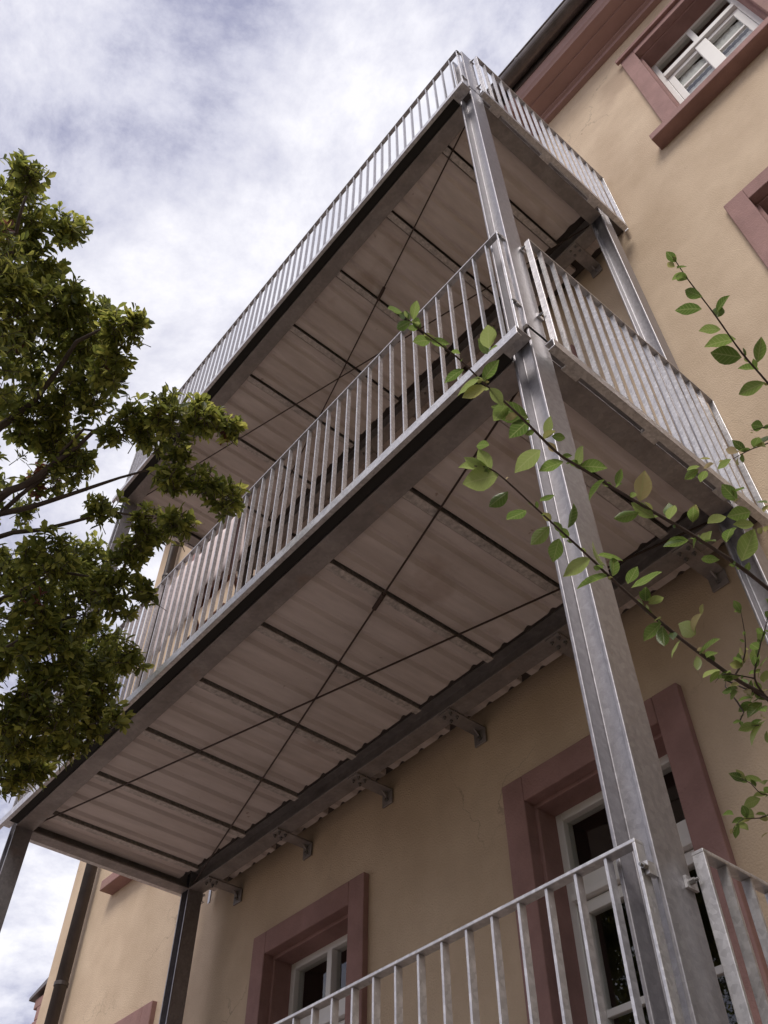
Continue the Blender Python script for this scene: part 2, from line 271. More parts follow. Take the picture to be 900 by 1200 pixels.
YF = 1.59                        # face of the joinery
def add_window(x0, x1, z0, z1, balc, lvl, c):
    i0, i1, t = x0+SW, x1-SW, z1-SW
    YR = YF+.07
    # joinery frame = the window part itself
    f = HB(); fo = .055
    f.box(i0-.02, i0+fo, YF, YR, z0, t+.02); f.box(i1-fo, i1+.02, YF, YR, z0, t+.02)
    f.box(i0+fo, i1-fo, YF, YR, t-fo, t+.02); f.box(i0+fo, i1-fo, YF, YR, z0, z0+.06)
    trz = t-.36
    f.box(i0+fo, i1-fo, YF-.012, YR, trz-.05, trz+.03); f.box(i0+fo, i1-fo, YF-.03, YR, trz-.085, trz-.055)
    W = f.build('balcony_door' if balc else 'window', M['frame'], house, bevel=.004)
    # stone surround with rebate, lining the reveal
    s = HB(); P = .035; ov = 0 if balc else 0
    s.box(x0, i0, YW-P, YW+.04, z0-(.02 if balc else -.0), z1); s.box(i1, x1, YW-P, YW+.04, z0-(.02 if balc else -.0), z1)
    s.box(i0, i1, YW-P, YW+.04, t, z1)
    s.box(i0-.04, i0+.018, YW+.03, YF+.02, z0, t-.018); s.box(i1-.018, i1+.04, YW+.03, YF+.02, z0, t-.018); s.box(i0-.04, i1+.04, YW+.03, YF+.02, t-.018, t+.05)
    if lvl == 2: s.box(x0-.025, x1+.025, YW-P-.03, YW-P+.002, z1-.045, z1+.012)
    su = s.build('surround', M['stone'], W, bevel=.005)
    if not balc:
        HB().box(x0-.11, x1+.11, YW-.115, YW+.16, z0-.085, z0).build('sill', M['stone'], W, bevel=.006)
    # casements: two leaves below the transom, each with glazing bar, two lights above
    mid = (i0+i1)/2
    m_ = HB(); m_.box(mid-.022, mid+.022, YF-.006, YR-.01, trz+.03, t-fo); m_.build('mullion', M['frame'], W, bevel=.003)
    def leaf(a, b, za, zb, bars):
        l = HB(); k = .05
        l.box(a, a+k, YF+.004, YF+.05, za, zb); l.box(b-k, b, YF+.004, YF+.05, za, zb); l.box(a+k, b-k, YF+.004, YF+.05, za, za+k+.02); l.box(a+k, b-k, YF+.004, YF+.05, zb-k, zb)
        for bz in bars: l.box(a+k, b-k, YF+.010, YF+.04, bz-.014, bz+.014)
        l.build('casement', M['frame'], W, bevel=.003)
        cuts = [za+k+.02] + list(bars) + [zb-k]
        for p in range(len(cuts)-1): HB().box(a+k-.004, b-k+.004, YF+.022, YF+.027, cuts[p]+(.012 if p else -.004), cuts[p+1]-(.012 if p+2 < len(cuts) else -.004)).build('pane', M['glass'], W)
    zt = trz-.09
    n = 4 if balc else 2
    bars = [zt - (zt-z0-.06)*(i+1)/(n) for i in range(n-1)] if balc else [(zt+z0)/2]
    bars = sorted(bars)
    if lvl == 2 and not balc: bars = [z0+.84]
    leaf(i0+fo+.002, mid-.003, z0+.062, zt, bars); leaf(mid+.003, i1-fo-.002, z0+.062, zt, bars)
    for a, b in ((i0+fo, mid-.022), (mid+.022, i1-fo)):
        HB().box(a-.003, b+.003, YF+.03, YF+.035, trz+.027, t-fo+.003).build('pane', M['glass'], W)
    HB().box(mid-(.05 if lvl == 2 else .035), mid+(.05 if lvl == 2 else .035), YF-.016, YF+.003, z0+.062, zt).build('meeting_stile', M['frame'], W, bevel=.005)
    if lvl == 2 and not balc:                     # net curtains gathered in soft folds behind each leaf
        zm = bars[0]
        for a, b in ((i0+.05, mid-.02), (mid+.02, i1-.05)):
            for lo_, hi_ in ((z0+.03, zm-.03), (zm+.03, trz-.02)):
                cv = HB(); N = 40
                for k in range(N+1):
                    u = k/N; x = a+(b-a)*u; yo = .0015*math.sin(u*38)+.0008*math.sin(u*91)
                    sag = .16*math.sin(u*math.pi*.5)**2 if hi_ > zm+.2 else 0
                    cv.v += [(x, YF+.058+yo, lo_), (x, YF+.058+yo*1.2, hi_-sag)]
                cv.f = [(2*k, 2*k+2, 2*k+3, 2*k+1) for k in range(N)]
                cv.build('net_curtain', M['curtain'], W, smooth=True)
    return W
for o in openings: add_window(*o)

# cornice, gutter, roof, downpipe, side pier
cn = HB()
cn.prism([(YW+.02,5.80),(YW-.05,5.80),(YW-.05,5.86),(YW-.075,5.87),(YW-.075,5.92),(YW+.02,5.92)], 0, HX0-.06, HX1)
cn.prism([(YW+.02,5.92),(YW-.30,5.92),(YW-.31,5.94),(YW-.325,5.96),(YW-.345,6.035),(YW-.350,6.04),(YW-.350,6.055),(YW+.02,6.055)], 0, HX0-.3, HX1)
cn.prism([(YW-.06,5.90),(YW-.20,5.90),(YW-.20,5.921),(YW-.06,5.921)], 0, HX0-.2, HX1)
cn.build('cornice', M['cornice'], house)
gt = HB(); seg = 14; ry, cy_, cz_ = .085, YW-.445, 6.19
ring = [(cy_ - ry*math.cos(math.pi*k/seg), cz_ - ry*math.sin(math.pi*k/seg)) for k in range(seg+1)]
ring2 = [(cy_ - (ry-.006)*math.cos(math.pi*k/seg), cz_ - (ry-.006)*math.sin(math.pi*k/seg)) for k in range(seg+1)][::-1]
gt.prism(ring+ring2, 0, HX0-.32, HX1)
gt.tube([(HX0-.32, cy_-ry, cz_+.004), (HX1, cy_-ry, cz_+.004)], .011, 8)
G_ = gt.build('gutter', M['zinc'], house, smooth=False)
for x in (-5.2, -3.2, -1.2, -.05, .75, 2.8):
    jr = HB(); rr_ = ry+.004
    r1 = [(cy_ - rr_*math.cos(math.pi*k/seg), cz_ - rr_*math.sin(math.pi*k/seg)) for k in range(seg+1)]
    r2_ = [(cy_ - (ry-.001)*math.cos(math.pi*k/seg), cz_ - (ry-.001)*math.sin(math.pi*k/seg)) for k in range(seg+1)][::-1]
    jr.prism(r1+r2_, 0, x, x+.03); jr.build('gutter_bracket', M['zinc'], G_)
HB().box(HX0-.3, HX1, YW-.362, YW-.352, 6.06, 6.24).build('fascia_board', M['zinc'], house)
HB().prism([(YW-.40,6.245),(YW+HD/2,9.4),(YW+HD+.4,6.245),(YW+HD+.4,6.16),(YW+HD/2,9.3),(YW-.40,6.16)], 0, HX0-.35, HX1+.3).build('roof', M['roof'], house)
HB().prism([(YW,5.9),(YW+HD,5.9),(YW+HD/2,9.25)], 0, HX0, HX0+.1).build('gable', M['stucco'], house)
dp = HB(); dp.tube([(-6.36,YW-.085,GZ),(-6.36,YW-.085,5.55),(-6.36,YW-.2,5.8),(-6.36,cy_,6.1)], .050, 16)
D_ = dp.build('downpipe', M['pipe'], house, smooth=True)
for z in (-2.2, .10, 2.4, 4.6):
    HB().tube([(-6.36,YW-.085,z),(-6.36,YW-.085,z+.03)], .056, 16).build('pipe_clip', M['pipe'], D_)
sp = HB()
sp.prism([(-7.26,.31),(HX0,.40),(HX0,.35),(-7.26,.285)], 1, YW+.02, YW+1.4)
sp.build('hood_slab', M['zinc'], house)
sp = HB()
for (a, z0, z1) in ((-7.19,.20,.283),(-7.11,.09,.20),(-7.14,.03,.09),(-7.05,-.10,.03),(-7.08,-2.6,-.10)):
    sp.box(a, HX0-.001, YW+.05, YW+1.36, z0, z1)
sp.build('side_window_hood', M['stone'], house, bevel=.008)

# ------------------------------------------------------------------ steel balcony
bal = thing('balcony', 'three storey galvanised steel balcony with bar railings bolted to the beige house', 'balcony', (0, 0, GZ))
class BB(MB):
    def build(s, *a, **k):
        s.v = [(x, y, z-GZ) for x, y, z in s.v]; return super().build(*a, **k)
PW, PD = .094, .1035; LX = -4.165; DY = 1.176
LV = (-2.845, 0.0, 2.974)
TF, TW = .011, .008
for px in (0, LX):
    for py in (0, DY):
        pr = [(b, a) for a, b in isect(py, py+PD, px-PW, px, TF, TW)]
        top = LV[2]+.93+.012 if py == 0 else LV[2]+.10
        b = BB().prism(pr, 2, GZ, top)
        po = b.build('post', M['steel'], bal, bevel=.0025)
        BB().box(px-PW-.05, px+.05, py-.05, py+PD+.05, GZ, GZ+.015).build('base_plate', M['steel'], po)
def hexbolt(o, axis, r=.011, h=.012):
    b = MB(); pts = [Vector(o), Vector(o)+Vector(axis)*h]; b.tube(pts, r, 6); b.tube([pts[1], pts[1]+Vector(axis)*.008], r*.55, 8); return b
bolt_me = {}
def bolt(parent, p, axis, r=.011):
    key = (axis, r)
    if key not in bolt_me: bolt_me[key] = hexbolt((0,0,0), axis, r).mesh('bolt', M['bolt'])
    put('bolt', bolt_me[key], parent, (p[0], p[1], p[2]-GZ))

def baluster_mesh(kind, h):
    b = MB()
    if kind == 'front': b.box(-.0035, .0035, -.010, .010, 0, h)
    else: b.box(-.0105, .0105, -.0035, .0035, 0, h)
    return b.mesh('baluster', M['steel_bar'])
for li, z in enumerate(LV):
    B0, B1 = z-.02, z+.10            # beam bottom and top
    # longitudinal beams between posts, I profile
    for y in (0, DY):
        BB().prism(isect(y, y+PD, B0, B1, .010, .007), 0, LX+.0005, -PW-.0005).build('beam', M['steel_beam'], bal, bevel=.002)
    # cross beams at both ends
    for x in (0, LX):
        BB().prism(isect(x-PW, x, B0, B1, .010, .007), 1, PD+.0005, DY-.0005).build('beam', M['steel_beam'], bal, bevel=.002)
    # trapezoidal sheets and joists
    first, pit = ((-.824, .527), (-.824, .527), (-.905, .548))[li]
    jx = [first+pit - k*pit for k in range(9)]
    jx = [x for x in jx if LX+.02 < x < -PW-.04]
    ys0, ys1 = PD-.035, DY-.075
    for x in jx:
        J = BB().box(x-.021, x+.021, PD+.001, DY-.06, z+.009, z+.015)
        J.box(x-.003, x+.003, PD+.001, DY-.06, z+.015, z+.075)
        J.build('joist', M['joist'], bal)
    edges = [-PW+.02] + jx + [LX-.02]
    rp = pit/3
    for k in range(len(edges)-1):
        a, b = edges[k]-.027, edges[k+1]+.027
        if k == 0: a = edges[0]
        if k == len(edges)-2: b = edges[-1]
        n = max(1, round((a-b)/rp)); st = (a-b)/n; lo, hi = z+.028, z+.043
        pts = [(a, lo+.034), (a-.004, lo+.004)]
        for i in range(n):
            x = a-i*st; pts += [(x, lo), (x-st*.34, lo), (x-st*.46, hi), (x-st*.54, hi), (x-st*.66, lo), (x-st, lo)]
        pts[2] = (a-.008, lo); pts[-1] = (b+.008, lo); pts += [(b+.004, lo+.004), (b, lo+.034)]
        s_ = BB()
        for (y0, y1) in ((ys0, ys1), (DY+PD*.5+.006, YW-.075)):
            n0 = len(s_.v)
            for (px_, pz_) in pts: s_.v += [(px_, y0, pz_), (px_, y1, pz_)]
            s_.f += [(n0+2*i, n0+2*i+1, n0+2*i+3, n0+2*i+2) for i in range(len(pts)-1)]
        s_.build('deck_sheet', M['sheet'], bal)
    BB().box(LX-PW, .0, -.006, YW-.003, z+.101, z+.125).build('deck_board', M['deck_top'], bal)
    # wall brackets with bolts
    for x in [-.28-.74*k for k in range(6)]:
        bk = BB().box(x-.042, x+.042, DY+.005, YW-.012, B0-.0105, B0-.0005)
        bk.box(x-.042, x+.042, YW-.012, YW-.002, B0-.085, B0-.0005)
        bk.prism([(YW-.012, B0-.0105), (YW-.05, B0-.0105), (YW-.012, B0-.045)], 0, x-.004, x+.004)
        bo = bk.build('wall_bracket', M['steel_beam'], bal, bevel=.002)
        for dx in (-.022, .022):
            for dy in (.03, .075): bolt(bo, (x+dx, DY+dy, B0-.0105), (0,0,-1), .010)
        bolt(bo, (x, YW-.012, B0-.055), (0,-1,0), .012)
    # diagonal tie rods
    for (a, b) in (((-PW-.02, PD*.9, z+.001), (LX+.02, DY+.01, z+.001)), ((LX+.02, PD*.7, z-.012), (-PW-.01, DY, z-.012))):
        r_ = BB().tube([a, b], .0048, 8).build('tie_rod', M['rod'], bal, smooth=True)
        A, B = Vector(a), Vector(b)
        for t in ((.30, .325) if a[0] > b[0] else (.86, .885),):
            BB().tube([A.lerp(B, t[0]), A.lerp(B, t[1])], .012, 8).build('turnbuckle', M['rod'], r_)
    # front railing: frame = top rail and end bars; bottom chord; balusters
    zr = z+.93; y0, y1 = -.036, -.008
    fr_ = BB(); XL = LX-PW+.012
    fr_.box(XL, -.016, y0, y1, zr-.008, zr)
    fr_.box(-.024, -.016, y0, y1, z+.003, zr-.008); fr_.box(XL, XL+.008, y0, y1, z+.003, zr-.008)
    F = fr_.build('railing', M['steel_bar'], bal, bevel=.0015)
    for zz_ in (zr-.06, z+.28):
        for xx in (-.006, LX-.006):
            cl = BB().box(xx-.009, xx+.001, -.026, -.001, zz_-.013, zz_+.013); cl.build('clamp', M['steel_bar'], F)
            bolt(F, (xx-.004, -.026, zz_), (0,-1,0), .006)
    ch = BB()                        # channel lying open towards the deck
    ch.box(XL, .010, -.091, -.086, z-.050, z); ch.box(XL, .010, -.086, -.068, z-.050, z-.045); ch.box(XL, .010, -.086, -.010, z-.005, z)
    C_ = ch.build('bottom_chord', M['steel_bar'], F, bevel=.0012)
    for x in [-.5-.74*k for k in range(5)]:
        BB().box(x-.015, x+.015, -.0095, .045, z+.03, z+.05).build('spacer', M['steel_beam'], F)
    BB().box(LX+.002, -PW-.002, -.0855, -.0008, z-.0085, z-.0055).build('slot_shade_strip', M['dark'], F)  # painted shade: near-black strip where the slot is only in shadow
    BB().box(LX+.002, -PW-.002, -.0100, -.0060, z-.0045, z+.1005).build('light_stop_plate', M['steel_beam'], F)  # hidden plate added to keep sky light out of the slot
    me = baluster_mesh('front', .922-.002)
    n = 0
    x = -.096
    while x > XL+.03: put('baluster', me, F, (x, -.022, z+.001-GZ)); x -= .0802
    # side railings
    for sx, sg in ((0, 1), (LX-PW, -1)):
        x0, x1 = sorted((sx+sg*.018, sx+sg*.046)); ya, yb = .096, YW-.035
        fr_ = BB().box(x0, x1, ya, yb, zr-.008, zr); fr_.box(x0, x1, ya, ya+.008, z+.003, zr-.008); fr_.box(x0, x1, yb-.008, yb, z+.003, zr-.008)
        F = fr_.build('railing', M['steel_bar'], bal, bevel=.0015)
        for zz_ in (zr-.06, z+.28):
            xa, xb = sorted((sx+sg*.0005, sx+sg*.007)); BB().box(xa, xb, PD-.03, ya+.012, zz_-.012, zz_+.012).build('clamp', M['steel_bar'], F)
            bolt(F, (sx+sg*.007, PD-.019, zz_), (sg,0,0), .006)
        ch = BB(); yc0, yc1 = .046, YW-.075; zk = z
        if sg < 0: z = zk+.045
        a, b = sorted((sx+sg*.060, sx+sg*.055)); ch.box(a, b, yc0, yc1, z-.050, z)
        a, b = sorted((sx+sg*.055, sx+sg*.026)); ch.box(a, b, yc0, yc1, z-.050, z-.045)
        ch.box(*sorted((sx+sg*.055, sx+sg*.020)), yc0, yc1, z-.005, z)
        for yy in (.16, .60, 1.04): ch.box(*sorted((sx+sg*.055, sx+sg*.001)), yy-.02, yy+.06, z-.0445, z-.040)
        ch.build('bottom_chord', M['steel_bar'], F, bevel=.0012)
        for yy in (.20, .62, 1.08):
            a, b = sorted((sx+sg*.054, sx+sg*.0005)); BB().box(a, b, yy-.03, yy+.03, z-.038, z-.012).build('spacer', M['steel_beam'], F)
        z = zk
        me = baluster_mesh('side', .920)
        y = ya+.080
        while y < yb-.03: put('baluster', me, F, (sx+sg*.032, y, z+.001-GZ)); y += .0802

# ------------------------------------------------------------------ chair with a cloth on the middle balcony
chz = LV[1]+.125
chair = thing('folding_chair', 'brown wooden folding chair under a pale cloth behind the middle railing', 'chair', (-2.62, .30, chz))
for sx in (-.22, .20):
    MB().tube([(sx, .24, 0), (sx, -.17, .93)], .013, 8).build('leg', M['wood'], chair)
    MB().tube([(sx+.02, -.20, 0), (sx+.02, .20, .46)], .013, 8).build('leg', M['wood'], chair)
for k in range(5): MB().box(-.22, .22, -.12+.07*k, -.12+.07*k+.055, .45, .465).build('seat_slat', M['wood'], chair)
for k in range(3): MB().box(-.22, .21, -.118-.03*k, -.104-.03*k, .66+.085*k, .72+.085*k).build('back_slat', M['wood'], chair)
cl = MB(); N, K = 28, 14
for j in range(K+1):
    v = j/K
    for i in range(N+1):
        u = i/N; x = -.42+.80*u; fold = .016*math.sin(u*17+v)+.008*math.sin(u*41)
        if v < .55: y, zc = -.205+fold, 1.06-(.55-v)*(.95+.16*math.sin(u*5.2+.6))
        elif v < .65: y, zc = -.205+(v-.55)*.6+fold*.5, 1.06+.006
        else: y, zc = -.145+fold*.6+(v-.65)*.05, 1.06-(v-.65)*1.0
        cl.v.append((x-2.62, y+.30, zc+chz-.02))
cl.f = [(j*(N+1)+i, j*(N+1)+i+1, (j+1)*(N+1)+i+1, (j+1)*(N+1)+i) for j in range(K) for i in range(N)]
cv = cl.build('cloth', M['cloth'], None, smooth=True)
sm = cv.modifiers.new('thickness', 'SOLIDIFY'); sm.thickness = .006
cv['label'] = 'pale pink cloth draped over the chair back behind the middle railing'; cv['category'] = 'cloth'

# ------------------------------------------------------------------ plant skeletons, metres
STEMS=[
 [(0.306,0.294,-1.841),(0.308,0.170,-1.798),(0.305,0.038,-1.737),(0.286,-0.032,-1.708),(0.263,-0.141,-1.658),(0.252,-0.228,-1.620),(0.246,-0.318,-1.581),(0.247,-0.370,-1.564),(0.244,-0.496,-1.522),(0.245,-0.614,-1.494),(0.233,-0.657,-1.500)],
 [(0.469,0.130,-1.697),(0.455,0.031,-1.657),(0.436,-0.082,-1.610),(0.426,-0.153,-1.584),(0.403,-0.247,-1.545),(0.373,-0.367,-1.508),(0.344,-0.486,-1.470),(0.337,-0.540,-1.461),(0.341,-0.633,-1.439),(0.340,-0.726,-1.413),(0.347,-0.801,-1.410),(0.344,-0.871,-1.404),(0.346,-0.923,-1.406)],
 [(0.665,-0.099,-1.527),(0.672,-0.219,-1.479),(0.681,-0.343,-1.439),(0.684,-0.413,-1.410),(0.696,-0.497,-1.388),(0.704,-0.572,-1.363),(0.712,-0.621,-1.346)],
 [(0.749,-0.174,-1.440),(0.688,-0.250,-1.489),(0.623,-0.309,-1.531),(0.598,-0.332,-1.544),(0.568,-0.353,-1.560)],
 [(0.688,-0.250,-1.489),(0.637,-0.312,-1.499),(0.614,-0.337,-1.509)],
 [(0.305,0.038,-1.737),(0.313,-0.004,-1.712),(0.357,-0.036,-1.683),(0.391,-0.054,-1.662),(0.438,-0.086,-1.637)],
 [(0.286,-0.032,-1.708),(0.329,-0.052,-1.695),(0.358,-0.081,-1.677),(0.385,-0.120,-1.652)],
 [(0.296,0.014,-1.728),(0.266,0.001,-1.763),(0.256,-0.009,-1.792),(0.287,0.011,-1.800)],
 [(0.343,0.194,-1.854),(0.288,0.124,-1.874),(0.230,0.055,-1.904),(0.223,0.018,-1.891),(0.217,-0.002,-1.885)],
 [(0.288,0.124,-1.874),(0.213,0.065,-1.933),(0.180,0.028,-1.941),(0.162,0.009,-1.966)],
 [(0.313,-0.004,-1.712),(0.284,-0.058,-1.711),(0.267,-0.077,-1.732)],
]
LEAVES=[
 (2,(0.703,-0.606,-1.355),(0.699,-0.631,-1.360)),
 (2,(0.704,-0.602,-1.357),(0.729,-0.609,-1.377)),
 (2,(0.709,-0.612,-1.351),(0.719,-0.624,-1.350)),
 (2,(0.705,-0.574,-1.362),(0.692,-0.609,-1.368)),
 (2,(0.703,-0.540,-1.383),(0.689,-0.585,-1.388)),
 (2,(0.686,-0.517,-1.376),(0.654,-0.553,-1.366)),
 (2,(0.702,-0.498,-1.386),(0.729,-0.494,-1.355)),
 (2,(0.687,-0.476,-1.403),(0.652,-0.493,-1.376)),
 (2,(0.691,-0.433,-1.395),(0.642,-0.455,-1.369)),
 (2,(0.679,-0.408,-1.415),(0.642,-0.462,-1.404)),
 (2,(0.693,-0.387,-1.428),(0.729,-0.411,-1.402)),
 (2,(0.684,-0.366,-1.420),(0.659,-0.399,-1.417)),
 (2,(0.678,-0.347,-1.436),(0.625,-0.377,-1.448)),
 (1,(0.348,-0.912,-1.410),(0.326,-0.934,-1.438)),
 (1,(0.352,-0.910,-1.409),(0.390,-0.933,-1.405)),
 (1,(0.351,-0.910,-1.409),(0.348,-0.882,-1.392)),
 (1,(0.348,-0.933,-1.402),(0.327,-0.951,-1.382)),
 (1,(0.343,-0.860,-1.409),(0.307,-0.880,-1.395)),
 (1,(0.342,-0.859,-1.410),(0.355,-0.823,-1.399)),
 (1,(0.343,-0.733,-1.408),(0.292,-0.775,-1.432)),
 (1,(0.338,-0.718,-1.418),(0.292,-0.752,-1.434)),
 (1,(0.341,-0.779,-1.423),(0.297,-0.798,-1.423)),
 (1,(0.343,-0.730,-1.410),(0.390,-0.724,-1.378)),
 (1,(0.378,-0.751,-1.386),(0.382,-0.767,-1.352)),
 (1,(0.381,-0.751,-1.385),(0.394,-0.742,-1.358)),
 (1,(0.396,-0.767,-1.407),(0.431,-0.802,-1.407)),
 (1,(0.404,-0.771,-1.402),(0.426,-0.782,-1.382)),
 (1,(0.342,-0.713,-1.419),(0.336,-0.670,-1.433)),
 (1,(0.341,-0.666,-1.421),(0.296,-0.665,-1.440)),
 (1,(0.342,-0.728,-1.411),(0.338,-0.748,-1.426)),
 (1,(0.342,-0.725,-1.413),(0.350,-0.721,-1.414)),
 (1,(0.268,-0.648,-1.463),(0.256,-0.685,-1.478)),
 (1,(0.349,-0.624,-1.441),(0.304,-0.676,-1.399)),
 (1,(0.348,-0.620,-1.444),(0.291,-0.620,-1.441)),
 (1,(0.343,-0.565,-1.443),(0.372,-0.584,-1.415)),
 (1,(0.349,-0.560,-1.443),(0.373,-0.543,-1.459)),
 (1,(0.318,-0.561,-1.456),(0.252,-0.567,-1.451)),
 (1,(0.335,-0.520,-1.475),(0.286,-0.545,-1.475)),
 (1,(0.341,-0.488,-1.469),(0.375,-0.489,-1.426)),
 (1,(0.346,-0.484,-1.470),(0.377,-0.440,-1.462)),
 (1,(0.365,-0.404,-1.482),(0.394,-0.416,-1.461)),
 (1,(0.378,-0.362,-1.510),(0.429,-0.390,-1.475)),
 (1,(0.365,-0.441,-1.494),(0.308,-0.445,-1.507)),
 (1,(0.418,-0.259,-1.528),(0.445,-0.276,-1.508)),
 (1,(0.437,-0.241,-1.537),(0.486,-0.242,-1.548)),
 (1,(0.366,-0.352,-1.523),(0.322,-0.386,-1.531)),
 (1,(0.392,-0.246,-1.550),(0.343,-0.261,-1.531)),
 (1,(0.388,-0.286,-1.516),(0.425,-0.315,-1.514)),
 (1,(0.435,-0.184,-1.549),(0.468,-0.216,-1.546)),
 (1,(0.381,-0.330,-1.536),(0.361,-0.372,-1.499)),
 (1,(0.504,-0.231,-1.523),(0.503,-0.277,-1.501)),
 (1,(0.436,-0.152,-1.581),(0.494,-0.167,-1.543)),
 (0,(0.264,-0.447,-1.549),(0.305,-0.464,-1.518)),
 (0,(0.255,-0.507,-1.508),(0.289,-0.496,-1.513)),
 (0,(0.227,-0.516,-1.517),(0.171,-0.519,-1.505)),
 (0,(0.240,-0.579,-1.520),(0.198,-0.600,-1.552)),
 (0,(0.246,-0.607,-1.499),(0.185,-0.653,-1.509)),
 (0,(0.240,-0.621,-1.493),(0.259,-0.675,-1.474)),
 (0,(0.243,-0.644,-1.503),(0.223,-0.680,-1.482)),
 (0,(0.241,-0.625,-1.489),(0.203,-0.683,-1.493)),
 (0,(0.241,-0.471,-1.542),(0.192,-0.484,-1.571)),
 (0,(0.247,-0.368,-1.566),(0.173,-0.383,-1.574)),
 (0,(0.260,-0.362,-1.565),(0.308,-0.334,-1.580)),
 (0,(0.241,-0.448,-1.560),(0.201,-0.432,-1.590)),
 (0,(0.253,-0.332,-1.566),(0.242,-0.362,-1.512)),
 (0,(0.251,-0.313,-1.583),(0.294,-0.347,-1.566)),
 (0,(0.246,-0.318,-1.582),(0.188,-0.369,-1.607)),
 (0,(0.265,-0.289,-1.599),(0.307,-0.302,-1.589)),
 (0,(0.255,-0.262,-1.585),(0.316,-0.225,-1.566)),
 (0,(0.262,-0.250,-1.593),(0.269,-0.218,-1.610)),
 (0,(0.262,-0.228,-1.614),(0.304,-0.227,-1.616)),
 (0,(0.261,-0.234,-1.609),(0.282,-0.257,-1.590)),
 (0,(0.265,-0.202,-1.639),(0.259,-0.225,-1.648)),
 (0,(0.261,-0.199,-1.645),(0.209,-0.208,-1.669)),
 (0,(0.260,-0.195,-1.649),(0.244,-0.194,-1.703)),
 (0,(0.261,-0.143,-1.657),(0.218,-0.140,-1.667)),
 (0,(0.288,-0.135,-1.652),(0.307,-0.132,-1.608)),
 (0,(0.288,-0.132,-1.655),(0.263,-0.143,-1.613)),
 (0,(0.318,-0.142,-1.629),(0.327,-0.140,-1.604)),
 (0,(0.274,-0.113,-1.685),(0.314,-0.085,-1.651)),
 (0,(0.280,-0.103,-1.693),(0.314,-0.120,-1.701)),
 (0,(0.268,-0.115,-1.686),(0.259,-0.108,-1.719)),
 (0,(0.275,-0.050,-1.692),(0.223,-0.048,-1.679)),
 (0,(0.272,-0.051,-1.693),(0.240,-0.044,-1.691)),
 (6,(0.316,-0.046,-1.708),(0.302,-0.067,-1.699)),
 (6,(0.318,-0.047,-1.706),(0.323,-0.043,-1.664)),
 (6,(0.325,-0.048,-1.701),(0.341,-0.049,-1.680)),
 (6,(0.316,-0.046,-1.708),(0.326,-0.038,-1.682)),
 (5,(0.331,-0.010,-1.695),(0.349,-0.040,-1.669)),
 (5,(0.334,-0.006,-1.698),(0.363,-0.023,-1.694)),
 (5,(0.327,-0.005,-1.704),(0.318,-0.002,-1.717)),
 (5,(0.322,0.007,-1.722),(0.349,-0.015,-1.716)),
 (5,(0.307,0.028,-1.723),(0.318,0.025,-1.725)),
 (5,(0.328,-0.002,-1.706),(0.302,0.005,-1.683)),
 (10,(0.283,-0.014,-1.716),(0.269,-0.035,-1.715)),
 (10,(0.278,-0.013,-1.720),(0.257,-0.048,-1.738)),
 (10,(0.275,-0.011,-1.724),(0.263,-0.036,-1.746)),
 (10,(0.287,-0.005,-1.725),(0.298,-0.012,-1.745)),
 (7,(0.288,0.016,-1.735),(0.255,0.011,-1.718)),
 (7,(0.282,0.018,-1.741),(0.248,-0.001,-1.751)),
 (7,(0.282,0.020,-1.743),(0.265,0.008,-1.760)),
 (7,(0.296,0.027,-1.745),(0.262,0.004,-1.777)),
 (7,(0.292,0.030,-1.751),(0.283,0.058,-1.743)),
 (7,(0.281,0.007,-1.799),(0.243,-0.016,-1.798)),
 (7,(0.295,0.011,-1.795),(0.251,-0.007,-1.830)),
 (7,(0.288,0.018,-1.810),(0.286,0.007,-1.843)),
 (7,(0.293,0.005,-1.787),(0.310,-0.011,-1.804)),
 (3,(0.583,-0.354,-1.556),(0.571,-0.386,-1.559)),
 (3,(0.589,-0.336,-1.543),(0.583,-0.352,-1.516)),
 (3,(0.603,-0.331,-1.544),(0.627,-0.351,-1.549)),
 (3,(0.604,-0.332,-1.542),(0.627,-0.343,-1.565)),
 (3,(0.566,-0.354,-1.560),(0.532,-0.361,-1.565)),
 (3,(0.577,-0.349,-1.562),(0.570,-0.353,-1.580)),
 (3,(0.615,-0.314,-1.528),(0.625,-0.296,-1.502)),
 (4,(0.631,-0.316,-1.496),(0.621,-0.345,-1.505)),
 (4,(0.616,-0.333,-1.512),(0.610,-0.335,-1.510)),
 (1,(0.491,-0.304,-1.464),(0.461,-0.307,-1.449)),
 (1,(0.486,-0.302,-1.467),(0.452,-0.312,-1.477)),
 (1,(0.494,-0.293,-1.472),(0.463,-0.269,-1.462)),
 (1,(0.514,-0.299,-1.461),(0.500,-0.314,-1.455)),
 (1,(0.513,-0.291,-1.467),(0.495,-0.310,-1.478)),
 (1,(0.521,-0.288,-1.468),(0.543,-0.278,-1.477)),
 (1,(0.511,-0.242,-1.512),(0.536,-0.255,-1.531)),
 (1,(0.506,-0.241,-1.514),(0.509,-0.252,-1.509)),
 (1,(0.509,-0.231,-1.522),(0.496,-0.245,-1.534)),
 (1,(0.503,-0.188,-1.522),(0.458,-0.193,-1.499)),
 (1,(0.493,-0.173,-1.540),(0.457,-0.184,-1.513)),
 (1,(0.466,-0.187,-1.535),(0.437,-0.191,-1.542)),
 (1,(0.522,-0.191,-1.513),(0.548,-0.203,-1.534)),
 (1,(0.521,-0.175,-1.529),(0.539,-0.189,-1.531)),
 (1,(0.502,-0.162,-1.548),(0.490,-0.172,-1.565)),
 (1,(0.501,-0.156,-1.555),(0.518,-0.173,-1.557)),
 (1,(0.418,-0.258,-1.529),(0.447,-0.286,-1.516)),
 (1,(0.391,-0.287,-1.513),(0.402,-0.291,-1.475)),
 (1,(0.390,-0.247,-1.550),(0.355,-0.286,-1.560)),
 (1,(0.414,-0.226,-1.560),(0.442,-0.237,-1.578)),
